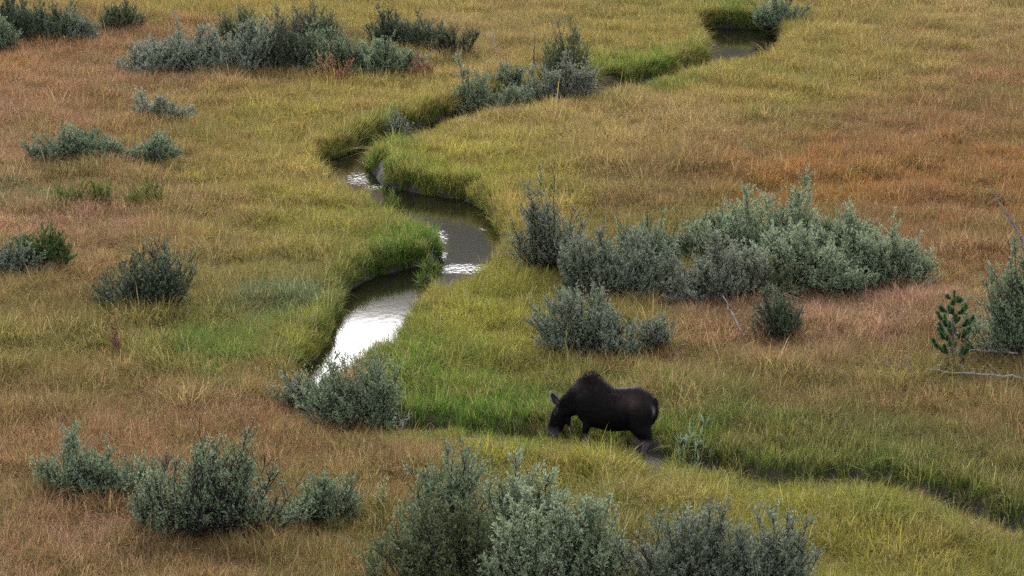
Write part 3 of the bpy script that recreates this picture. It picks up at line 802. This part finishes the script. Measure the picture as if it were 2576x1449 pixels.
# leafy herbs and coloured small plants
HERBS = [
 ('herb_clump', 'leftmost of the green leafy herb clumps in the left meadow', (100,205,515,440), 'herb', 'green herb clumps in the left meadow', {}),
 ('herb_clump', 'middle of the green leafy herb clumps in the left meadow', (205,290,512,438), 'herb', 'green herb clumps in the left meadow', {}),
 ('herb_clump', 'rightmost of the green leafy herb clumps in the left meadow', (300,422,514,438), 'herb', 'green herb clumps in the left meadow', {}),
 ('red_plant', 'tall orange-red plant in the upper thicket', (784,830,196,104), 'tan', 'red plants in the upper thicket', dict(dens=.8)),
 ('red_plant', 'crimson low plant at the foot of the upper thicket', (812,884,206,138), 'red', 'red plants in the upper thicket', dict(dens=1.2)),
 ('red_plant', 'pink and russet plant at the right foot of the upper thicket', (1020,1098,192,130), 'red', 'red plants in the upper thicket', dict(dens=.5)),
 ('red_plant', 'pale pink flowering stalk on the dark willow of the upper thicket', (708,738,120,52), 'tan', 'red plants in the upper thicket', dict(dens=.5)),
 ('dock_plant', 'rust-red dock seed stalk alone in the left meadow grass', (280,304,874,808), 'red', None, dict(dens=.6, dome=.1)),
 ('dry_plant', 'dry tan seed heads on the twiggy willow at the right edge', (2510,2560,760,668), 'tan', None, dict(dens=.45)),
 ('dry_plant', 'dry brown plant in front of the blue-grey willow near the moose', (1500,1540,800,712), 'tan', None, dict(dens=.15)),
 ('dry_plant', 'orange sprig by the willow at the bright end of the stream', (888,922,960,868), 'tan', None, dict(dens=.3)),
 ('flower_spike', 'pale greenish flower spike beside the big bottom willow', (950,970,1272,1196), 'flower', None, dict(dens=.8, dome=.1)),
 ('reed_clump', 'blue-green broad-leaved reed clump right of the moose', (1705,1780,1128,1010), 'sage', None, dict(dens=.25, leaders=.4, dome=.2, L=.32, W=.022, twigs=60, leaves=160, upright=.9)),
 ('reed_clump', 'green iris-like reeds on the tip of the grassy point in the stream', (1050,1110,664,560), 'herb', None, dict(leaders=.4, dome=.2, L=.40, W=.022, twigs=80, leaves=260, upright=1.2)),
 ('reed_clump', 'yellow-green reeds standing in the water left of the inner bend', (960,1010,478,392), 'herb', None, dict(leaders=.4, dome=.2, L=.36, W=.020, twigs=80, leaves=240, upright=1.2)),
]
for i, (nm, lab, box, mt, grp, kw) in enumerate(HERBS):
    k2 = dict(L=0.055, W=0.024, stem_r=.006, twig_len=.2); k2.update(kw)
    shrub(nm, lab, 'plant', grp, box, mt, 900 + i * 13, **k2)

# ------------------------------------------------------------------ dead wood
def stick(name, label, cat, group, pts, r0, r1, mat, spurs=8, seed=0, spur_len=0.35):
    """pts: world points; a tapering weathered pole with broken spurs"""
    rng = np.random.default_rng(seed)
    P = np.array(pts, float)
    t = np.linspace(0, 1, len(P)); tt = np.linspace(0, 1, 14)
    Q = np.stack([np.interp(tt, t, P[:, k]) for k in range(3)], 1)
    Q[1:-1] += rng.normal(0, 0.018, (12, 3))
    o0 = Q[0].copy()
    root = empty(name, o0); tag(root, label, cat, group)
    V, q = tubes((Q - o0)[None], np.linspace(r0, r1, 14)[None] * rng.uniform(.85, 1.15, (1, 14)), 7)
    k = 7; caps = [np.arange(k)[::-1][None], (len(V) - k + np.arange(k))[None]]
    obj('trunk', np_mesh('trunk', V, [q] + caps, True), mat, root)
    ax = unit(Q[-1] - Q[0])
    for j in range(spurs):
        u = rng.uniform(0.15, 0.97); i = int(u * 13)
        s = Q[i] - o0
        d = unit(np.cross(ax, rng.normal(0, 1, 3)) + ax * rng.uniform(0.1, .7)); d[2] = abs(d[2]) * .8
        L = spur_len * rng.uniform(.3, 1.2)
        S = np.stack([s, s + d * L * .5 + rng.normal(0, .03, 3), s + d * L + rng.normal(0, .05, 3) + ax * L * .2])
        V, q = tubes(S[None], np.array([[.011, .008, .003]]), 4)
        obj('branch', np_mesh('branch', V, q, True), mat, root)
    return root

def wp(x, y, z): return unproj(x, y, z)
def upright_pts(xb, yb, xt, yt, lean_y=0.0, z0=-0.05):
    """foot on the ground at one spot, tip above it at the height the photograph shows"""
    b = unproj(xb, yb, 0.0); b[2] = gz(b[0], b[1]) + z0
    dist = math.hypot(b[1], CAM_H)
    y = b[1] + lean_y
    u = (xt - 1288.0) / F; v = -(yt - 724.5) / F
    tpar = y / (CD + v * SD)
    return [b, np.array([tpar * u, y, CAM_H + tpar * (-SD + v * CD)])]

ST = 'dead sticks and logs'
pl = upright_pts(1490, 690, 1398, 530, .5); stick('dead_stick', 'grey dead pole leaning left out of the thicket behind the moose', 'dead wood', ST, pl, .030, .012, M_DEAD, 9, 1)
pl = upright_pts(1888, 874, 1818, 744, .3); stick('dead_stick', 'pale thin dead pole leaning left below the small dark willow', 'dead wood', ST, pl, .026, .010, M_DEAD, 5, 2)
pl = upright_pts(2640, 700, 2488, 470, .6); stick('dead_stick', 'slanting dark dead trunk entering at the right edge above the willow', 'dead wood', ST, pl, .060, .014, M_DEAD_D, 14, 3)
def log_pts(a, b, z0=.25, z1=.3):
    A, B = unproj(*a, 0.0), unproj(*b, 0.0)
    A, B = unproj(*a, gz(A[0], A[1]) + z0), unproj(*b, gz(B[0], B[1]) + z1)
    return [A, B]
stick('fallen_log', 'long whitish fallen trunk with curled twigs in the grass below the pine', 'dead wood', ST, log_pts((2640,956),(2330,929),.30,.36), .048, .014, M_DEAD, 12, 4, .4)
stick('fallen_log', 'bleached fallen pole behind the foot of the pine sapling', 'dead wood', ST, log_pts((2560,888),(2395,873),.40,.46), .028, .014, M_DEAD, 8, 5)
stick('fallen_log', 'short bleached branch crossing behind the middle of the pine sapling', 'dead wood', ST, log_pts((2425,846),(2350,818),.48,.60), .026, .012, M_DEAD, 3, 6)
stick('fallen_log', 'bleached branch between the pine sapling and the right edge willow', 'dead wood', ST, log_pts((2530,816),(2440,826),.55,.45), .026, .012, M_DEAD, 4, 7)
stick('fallen_log', 'thin dead twig lying in the grass left of the long fallen trunk', 'dead wood', ST, log_pts((2306,930),(2222,908),.30,.36), .014, .007, M_DEAD_D, 3, 8)
pl = upright_pts(1252, 152, 1240, 66, .3); stick('dead_stick', 'thin pale dead stem standing above the pale bank willow', 'dead wood', ST, pl, .022, .010, M_DEAD, 4, 9)
pl = upright_pts(1342, 190, 1346, 88, .3); stick('dead_stick', 'black dead stem poking up beside the tallest bank willow', 'dead wood', ST, pl, .026, .010, M_STEM, 5, 10)
pl = upright_pts(998, 1086, 1030, 1030, .2); stick('dead_stick', 'dead twig pointing right at the foot of the streamside willow', 'dead wood', ST, pl, .014, .006, M_DEAD, 4, 11)

# ------------------------------------------------------------------ pine sapling
def pine():
    rng = np.random.default_rng(77)
    b = unproj(2395, 940, 0.0); b[2] = gz(b[0], b[1])
    dist = math.hypot(b[1], CAM_H); sc_ = dist / F
    root = empty('pine_sapling', b)
    tag(root, 'young dark green pine sapling with upturned branch tips near the right edge', 'tree')
    H = 206 * sc_ / math.cos(DEP) * 1.02
    tp = np.array([[0, 0, -.05], [0.01, 0, H * .3], [-.01, 0, H * .62], [0, 0, H * .93]])
    tt = np.linspace(0, 1, 10); T = np.stack([np.interp(tt, [0, .33, .67, 1], tp[:, k]) for k in range(3)], 1)
    V, q = tubes(T[None], np.linspace(.034, .012, 10)[None], 7)
    obj('trunk', np_mesh('trunk', V, [q, (len(V) - 7 + np.arange(7))[None]], True), M_PINE_BARK, root)
    def needles(axis_pts, n, L, parent):
        A = np.array(axis_pts)
        u = rng.random(n) ** .8
        tq = np.linspace(0, 1, len(A))
        S = np.stack([np.interp(u, tq, A[:, k]) for k in range(3)], 1)
        ax = unit(A[-1] - A[0])
        d = unit(ax * 0.85 + unit(rng.normal(0, 1, (n, 3))) * 0.8)
        sd_ = unit(np.cross(d, rng.normal(0, 1, (n, 3))))
        LL = L * rng.uniform(.7, 1.2, n)
        w = .0048
        V = np.stack([S - sd_ * w, S + sd_ * w, S + d * LL[:, None]], 1).reshape(-1, 3)
        me = np_mesh('needle', V, np.arange(n * 3).reshape(-1, 3)); add_attr(me, 'tint', np.repeat(np.clip(rng.random(n) * .9, 0, .95), 3)); me.materials.append(M_NEEDLE)
        o = obj('needle', me, None, parent); o['kind'] = 'stuff'
        return o
    lead = obj('leader', (lambda VQ: np_mesh('leader', VQ[0], VQ[1], True))(tubes(np.array([[[0, 0, H * .9], [0.0, 0, H * .96], [0, 0, H]]]), np.array([[.013, .010, .005]]), 5)), M_PINE_BARK, root)
    needles([(0, 0, H * .87), (0, 0, H * .99)], 420, .085, lead)
    whorls = [(.84, 4, .20), (.71, 5, .36), (.57, 5, .46), (.43, 5, .54), (.24, 5, .58), (.10, 3, .24)]
    for f, nb, L in whorls:
        a0 = rng.uniform(0, 6.28)
        for j in range(nb):
            a = a0 + j * 2 * math.pi / nb + rng.normal(0, .25)
            l_ = L * rng.uniform(.75, 1.15)
            o3 = np.array([math.cos(a), math.sin(a), 0])
            s = np.array([0, 0, H * (f + rng.normal(0, .012))])
            pts = np.array([s, s + o3 * l_ * .45 + np.array([0, 0, .02]), s + o3 * l_ * .8 + np.array([0, 0, l_ * .22]), s + o3 * l_ * .98 + np.array([0, 0, l_ * .52])])
            V, q = tubes(pts[None], np.array([[.013, .011, .009, .005]]), 5)
            br = obj('branch', np_mesh('branch', V, q, True), M_PINE_BARK, root)
            needles([pts[1] * .35 + pts[2] * .65, pts[2], pts[3]] if l_ > .3 else pts[1:], int(420 + 760 * l_), .105, br)
            if l_ > .28:      # a side shoot
                a2 = a + rng.choice([-1, 1]) * .7
                o4 = np.array([math.cos(a2), math.sin(a2), .55])
                p2 = np.array([pts[1], pts[1] + o4 * l_ * .28, pts[1] + o4 * l_ * .42 + np.array([0, 0, .06])])
                V, q = tubes(p2[None], np.array([[.009, .007, .004]]), 4)
                b2 = obj('branch', np_mesh('branch', V, q, True), M_PINE_BARK, root)
                needles(p2[0:], 520, .075, b2)
pine()

# ------------------------------------------------------------------ moose
def moose():
    yaw_away = R(27)
    hoof = unproj(1632, 1150, -0.26)
    HZ = gz(hoof[0], hoof[1]); print('moose foot', HZ)
    root = empty('moose', (hoof[0], hoof[1], HZ))
    # local +x = nose direction, +y = its left side (towards the camera), z up
    root.rotation_euler = (0, 0, math.pi - yaw_away); root.scale = (1.04, 1.08, 1.05)
    tag(root, 'dark brown cow moose grazing head-down in the grassy ditch, facing left', 'moose')
    verts, faces = [], []
    def ball(c, r):
        c = np.array(c, float); r = np.array(r if np.ndim(r) else (r, r, r), float)
        nu, nv = 16, 10
        base = len(verts)
        for i in range(nv + 1):
            ph = math.pi * i / nv
            for j in range(nu):
                th = 2 * math.pi * j / nu
                verts.append(tuple(c + r * np.array([math.sin(ph) * math.cos(th), math.sin(ph) * math.sin(th), math.cos(ph)])))
        for i in range(nv):
            for j in range(nu):
                faces.append((base + i * nu + j, base + (i + 1) * nu + j, base + (i + 1) * nu + (j + 1) % nu, base + i * nu + (j + 1) % nu))
    def limb(pts, step=0.03, ys=1.0):
        for (p0, r0), (p1, r1) in zip(pts[:-1], pts[1:]):
            p0, p1 = np.array(p0, float), np.array(p1, float)
            n = max(2, int(np.linalg.norm(p1 - p0) / step))
            for i in range(n + 1):
                t = i / n; r = r0 + (r1 - r0) * t
                ball(p0 + (p1 - p0) * t, (r, r * ys, r))
    # trunk of the body
    limb([((.20, 0, 1.10), .42), ((.50, 0, 1.03), .47), ((.95, 0, .98), .50), ((1.36, 0, 1.03), .50), ((1.54, 0, 1.12), .38)], .08, .72)
    limb([((.10, 0, 1.30), .22), ((.30, 0, 1.37), .235), ((.62, 0, 1.32), .22), ((.95, 0, 1.29), .22), ((1.20, 0, 1.40), .24), ((1.46, 0, 1.54), .235), ((1.64, 0, 1.47), .22)], .06, .82)
    ball((1.45, 0, 1.62), (.20, .10, .16))
    for s in (1, -1):
        ball((.12, .17 * s, 1.02), (.24, .17, .36))      # buttocks
        ball((1.42, .26 * s, 1.12), (.20, .12, .34))     # shoulders
        ball((.55, .22 * s, 1.02), (.22, .14, .26))      # flank
    # neck, head, muzzle
    limb([((1.60, 0, 1.38), .30), ((1.86, 0, 1.16), .25), ((2.12, 0, .95), .19)], .05, .78)
    limb([((1.62, 0, 1.12), .33), ((1.88, 0, 1.00), .25), ((2.08, 0, .86), .19)], .05, .72)
    limb([((2.13, 0, .92), .19), ((2.26, 0, .72), .195), ((2.36, 0, .50), .16), ((2.42, 0, .32), .145), ((2.45, 0, .18), .155), ((2.44, 0, .10), .13)], .03, .76)
    limb([((2.12, 0, .78), .14), ((2.22, 0, .54), .115), ((2.34, 0, .26), .085)], .03, .72)
    for s in (1, -1): ball((2.30, .105 * s, .78), (.06, .035, .05))
    limb([((2.04, 0, .64), .07), ((2.03, 0, .50), .035)], .02)           # bell under the throat
    # hind legs
    for s, dx in ((1, 0.0), (-1, .36)):
        y = .185 * s
        limb([((.16 + dx * .3, y * .75, 1.06), .33), ((.15 + dx * .6, y * .95, .80), .27), ((.07 + dx * .9, y, .60), .19)], .04, .78)
        limb([((.07 + dx * .9, y, .68), .19), ((-.03 + dx, y, .54), .125), ((-.05 + dx, y, .48), .105), ((.0 + dx, y, .30), .075), ((.05 + dx, y, .14), .066), ((.09 + dx, y, .05), .062)], .025)
        ball((.11 + dx, y, .03), (.085, .062, .05))
    # forelegs
    for s, dx in ((1, .02), (-1, .22)):
        y = .20 * s
        limb([((1.52, y * .9, 1.18), .22), ((1.50 + dx * .3, y, .90), .165), ((1.44 + dx * .6, y, .72), .115)], .04, .75)
        limb([((1.44 + dx * .6, y, .74), .11), ((1.48 + dx, y, .45), .072), ((1.47 + dx, y, .20), .052), ((1.49 + dx, y, .05), .056)], .025)
        ball((1.52 + dx, y, .03), (.085, .062, .05))
    # tail stub
    limb([((-.14, 0, 1.36), .05), ((-.19, 0, 1.27), .035)], .02)
    me = bpy.data.meshes.new('body_rough'); me.from_pydata(verts, [], faces); me.update()
    tmp = bpy.data.objects.new('body_rough', me); COL.objects.link(tmp)
    rm = tmp.modifiers.new('r', 'REMESH'); rm.mode = 'VOXEL'; rm.voxel_size = 0.020
    sm = tmp.modifiers.new('s', 'SMOOTH'); sm.factor = .5; sm.iterations = 14
    dg = bpy.context.evaluated_depsgraph_get()
    me2 = bpy.data.meshes.new_from_object(tmp.evaluated_get(dg))
    bpy.data.objects.remove(tmp); bpy.data.meshes.remove(me)
    me2.name = 'body'
    n = len(me2.vertices)
    co = np.empty(n * 3, np.float32); me2.vertices.foreach_get('co', co); co = co.reshape(-1, 3)
    no = np.empty(n * 3, np.float32); me2.vertices.foreach_get('normal', no); no = no.reshape(-1, 3)
    def coat(c):
        x, y, z = c.T
        k = fbm(x * 7 + 3 * y, z * 9 + y * 4, 71, 3)
        base = np.array((.0038, .0027, .0031))[None] * (0.6 + .8 * k[:, None])
        def blend(base, w, c2): return base * (1 - w[:, None]) + np.array(c2) * w[:, None]
        back = sstep(1.25, 1.52, z) * (1 - sstep(1.75, 1.95, x))
        base = blend(base, back * (.35 + .5 * k), (.017, .010, .009))
        rump = np.exp(-((x - .30) / .34) ** 2 - ((z - 1.32) / .17) ** 2)
        base = blend(base, rump * .8 * (0.3 + k), (.048, .030, .025))  # browner rump hair, with its sheen painted into the coat colour
        nape = np.exp(-((x - 1.80) / .16) ** 2 - ((z - 1.48) / .12) ** 2)
        base = blend(base, nape * .7, (.05, .035, .035))
        hl = (1 - sstep(.34, .50, z)) * (1 - sstep(.9, 1.1, x))
        base = blend(base, hl * .95, (.13, .098, .108))
        fl = (1 - sstep(.28, .44, z)) * sstep(1.1, 1.3, x) * (1 - sstep(1.95, 2.05, x))
        base = blend(base, fl * .8, (.12, .095, .10))
        hoofs = (1 - sstep(.05, .10, z)) * (1 - sstep(1.9, 2.0, x))
        base = blend(base, hoofs, (.02, .017, .016))
        muz = sstep(2.2, 2.3, x) * (1 - sstep(.30, .48, z))
        base = blend(base, muz * .7, (.085, .068, .072))
        brow = np.exp(-((x - 2.28) / .06) ** 2 - ((z - .86) / .07) ** 2)
        base = blend(base, brow * .4, (.06, .055, .065))
        pat = np.exp(-((np.abs(y) - .13) / .035) ** 2 - ((z - 1.12) / .10) ** 2) * (1 - sstep(-.05, .05, x))
        base = blend(base, np.clip(pat * 1.3 * (.3 + 1.1 * fbm(x * 20, z * 14 + y * 9, 77, 2)), 0, 1) * .9, (.14, .125, .145))
        return base
    add_attr(me2, 'coat', coat(co), 'FLOAT_COLOR')
    me2.polygons.foreach_set('use_smooth', np.ones(len(me2.polygons), bool))
    m, nn, l = mat_new('moose_coat')
    a = N(nn, 'ShaderNodeAttribute', attribute_name='coat')
    p = N(nn, 'ShaderNodeBsdfPrincipled'); p.inputs['Roughness'].default_value = .65; p.inputs['Specular IOR Level'].default_value = .10
    tcn = N(nn, 'ShaderNodeTexCoord'); mpn = N(nn, 'ShaderNodeMapping'); mpn.inputs['Scale'].default_value = (14, 40, 60)
    tn = N(nn, 'ShaderNodeTexNoise'); tn.inputs['Scale'].default_value = 1.0; tn.inputs['Detail'].default_value = 4
    bn = N(nn, 'ShaderNodeBump'); bn.inputs['Strength'].default_value = .5; bn.inputs['Distance'].default_value = .02
    l.new(tcn.outputs['Object'], mpn.inputs[0]); l.new(mpn.outputs[0], tn.inputs['Vector']); l.new(tn.outputs['Fac'], bn.inputs['Height']); l.new(bn.outputs[0], p.inputs['Normal'])
    o_ = N(nn, 'ShaderNodeOutputMaterial'); l.new(a.outputs['Color'], p.inputs['Base Color']); l.new(p.outputs[0], o_.inputs['Surface'])
    obj('body', me2, m, root)
    # ears: cupped leaf shapes
    def ear(b, t, w, side):
        b, t = np.array(b), np.array(t)
        ax = t - b; L = np.linalg.norm(ax); ax = ax / L
        fwd = np.array([.15, 1.0 * side, .25]); u = unit(np.cross(ax, fwd)); v = np.cross(u, ax)
        V = []
        prof = [(0, .45), (.25, .9), (.5, 1.0), (.75, .72), (.92, .32), (1.0, .05)]
        for layer in (0, 1):
            for tt, ww in prof:
                for k in range(7):
                    s = (k - 3) / 3
                    c = b + ax * L * tt + u * (w / 2 * ww * s) + v * (w * .38 * ww * (s * s) - layer * .014)
                    V.append(c)
        n1 = len(prof) * 7
        q = []
        for layer in (0, 1):
            for i in range(len(prof) - 1):
                for k in range(6):
                    a0 = layer * n1 + i * 7 + k
                    f = (a0, a0 + 1, a0 + 8, a0 + 7)
                    q.append(f if layer == 0 else f[::-1])
        for i in range(len(prof) - 1):
            for k in (0, 6):
                a0 = i * 7 + k; q.append((a0, a0 + 7, n1 + a0 + 7, n1 + a0) if k == 0 else (a0 + 7, a0, n1 + a0, n1 + a0 + 7))
        me = np_mesh('ear', np.array(V), np.array(q), True)
        cc = np.tile(np.array((.028, .024, .028)), (len(V), 1))
        for i, (tt, ww) in enumerate(prof):
            for k in range(7):
                edge = 1.0 if (k in (0, 6) or tt > .85) else 0.0
                if tt > .4: cc[i * 7 + k] = np.array((.028, .024, .028)) * (1 - edge) + np.array((.42, .40, .44)) * edge
                elif k in (2, 3, 4): cc[i * 7 + k] = (.07, .06, .07)
        add_attr(me, 'coat', cc, 'FLOAT_COLOR')
        obj('ear', me, m, root)
    ear((2.20, .11, 1.00), (2.38, .24, 1.32), .20, 1)
    ear((2.12, -.11, 1.02), (2.00, -.30, 1.26), .16, -1)
    me_e, nne, le = mat_new('moose_eye')
    pe = N(nne, 'ShaderNodeBsdfPrincipled'); pe.inputs['Base Color'].default_value = (.008, .006, .005, 1); pe.inputs['Roughness'].default_value = .12
    oe = N(nne, 'ShaderNodeOutputMaterial'); le.new(pe.outputs[0], oe.inputs['Surface'])
    import bmesh
    for s in (1, -1):
        bm = bmesh.new(); bmesh.ops.create_uvsphere(bm, u_segments=12, v_segments=8, radius=.026)
        bmesh.ops.translate(bm, verts=bm.verts, vec=(2.315, .128 * s, .75))
        me = bpy.data.meshes.new('eye'); bm.to_mesh(me); bm.free(); obj('eye', me, me_e, root)
    # coat hairs over the body, longer on the hump
    rng = np.random.default_rng(8)
    pick = rng.integers(0, n, 26000)
    c, nv = co[pick], no[pick]
    x, z = c[:, 0], c[:, 2]
    low_leg = (z < .55) & (x < 1.95)
    LH = np.where(low_leg, .012, .028) * rng.uniform(.6, 1.4, len(c))
    hump = np.exp(-((x - 1.46) / .22) ** 2) * sstep(1.5, 1.66, z)
    LH = LH + hump * rng.uniform(.03, .085, len(c))
    flow = np.tile(np.array([-.85, 0, -.5]), (len(c), 1)) + hump[:, None] * np.array([.3, 0, .9])
    d = unit(nv * .55 + flow * .6 + rng.normal(0, .18, (len(c), 3)))
    sd_ = unit(np.cross(d, nv + 1e-3)) * .0045
    V = np.stack([c - sd_, c + sd_, c + d * LH[:, None]], 1).reshape(-1, 3)
    me = np_mesh('fur', V, np.arange(len(V)).reshape(-1, 3))
    add_attr(me, 'coat', np.repeat(coat(c) * rng.uniform(.4, 2.4, (len(c), 1)), 3, 0), 'FLOAT_COLOR')
    f = obj('fur', me, m, root); f['kind'] = 'stuff'
moose()
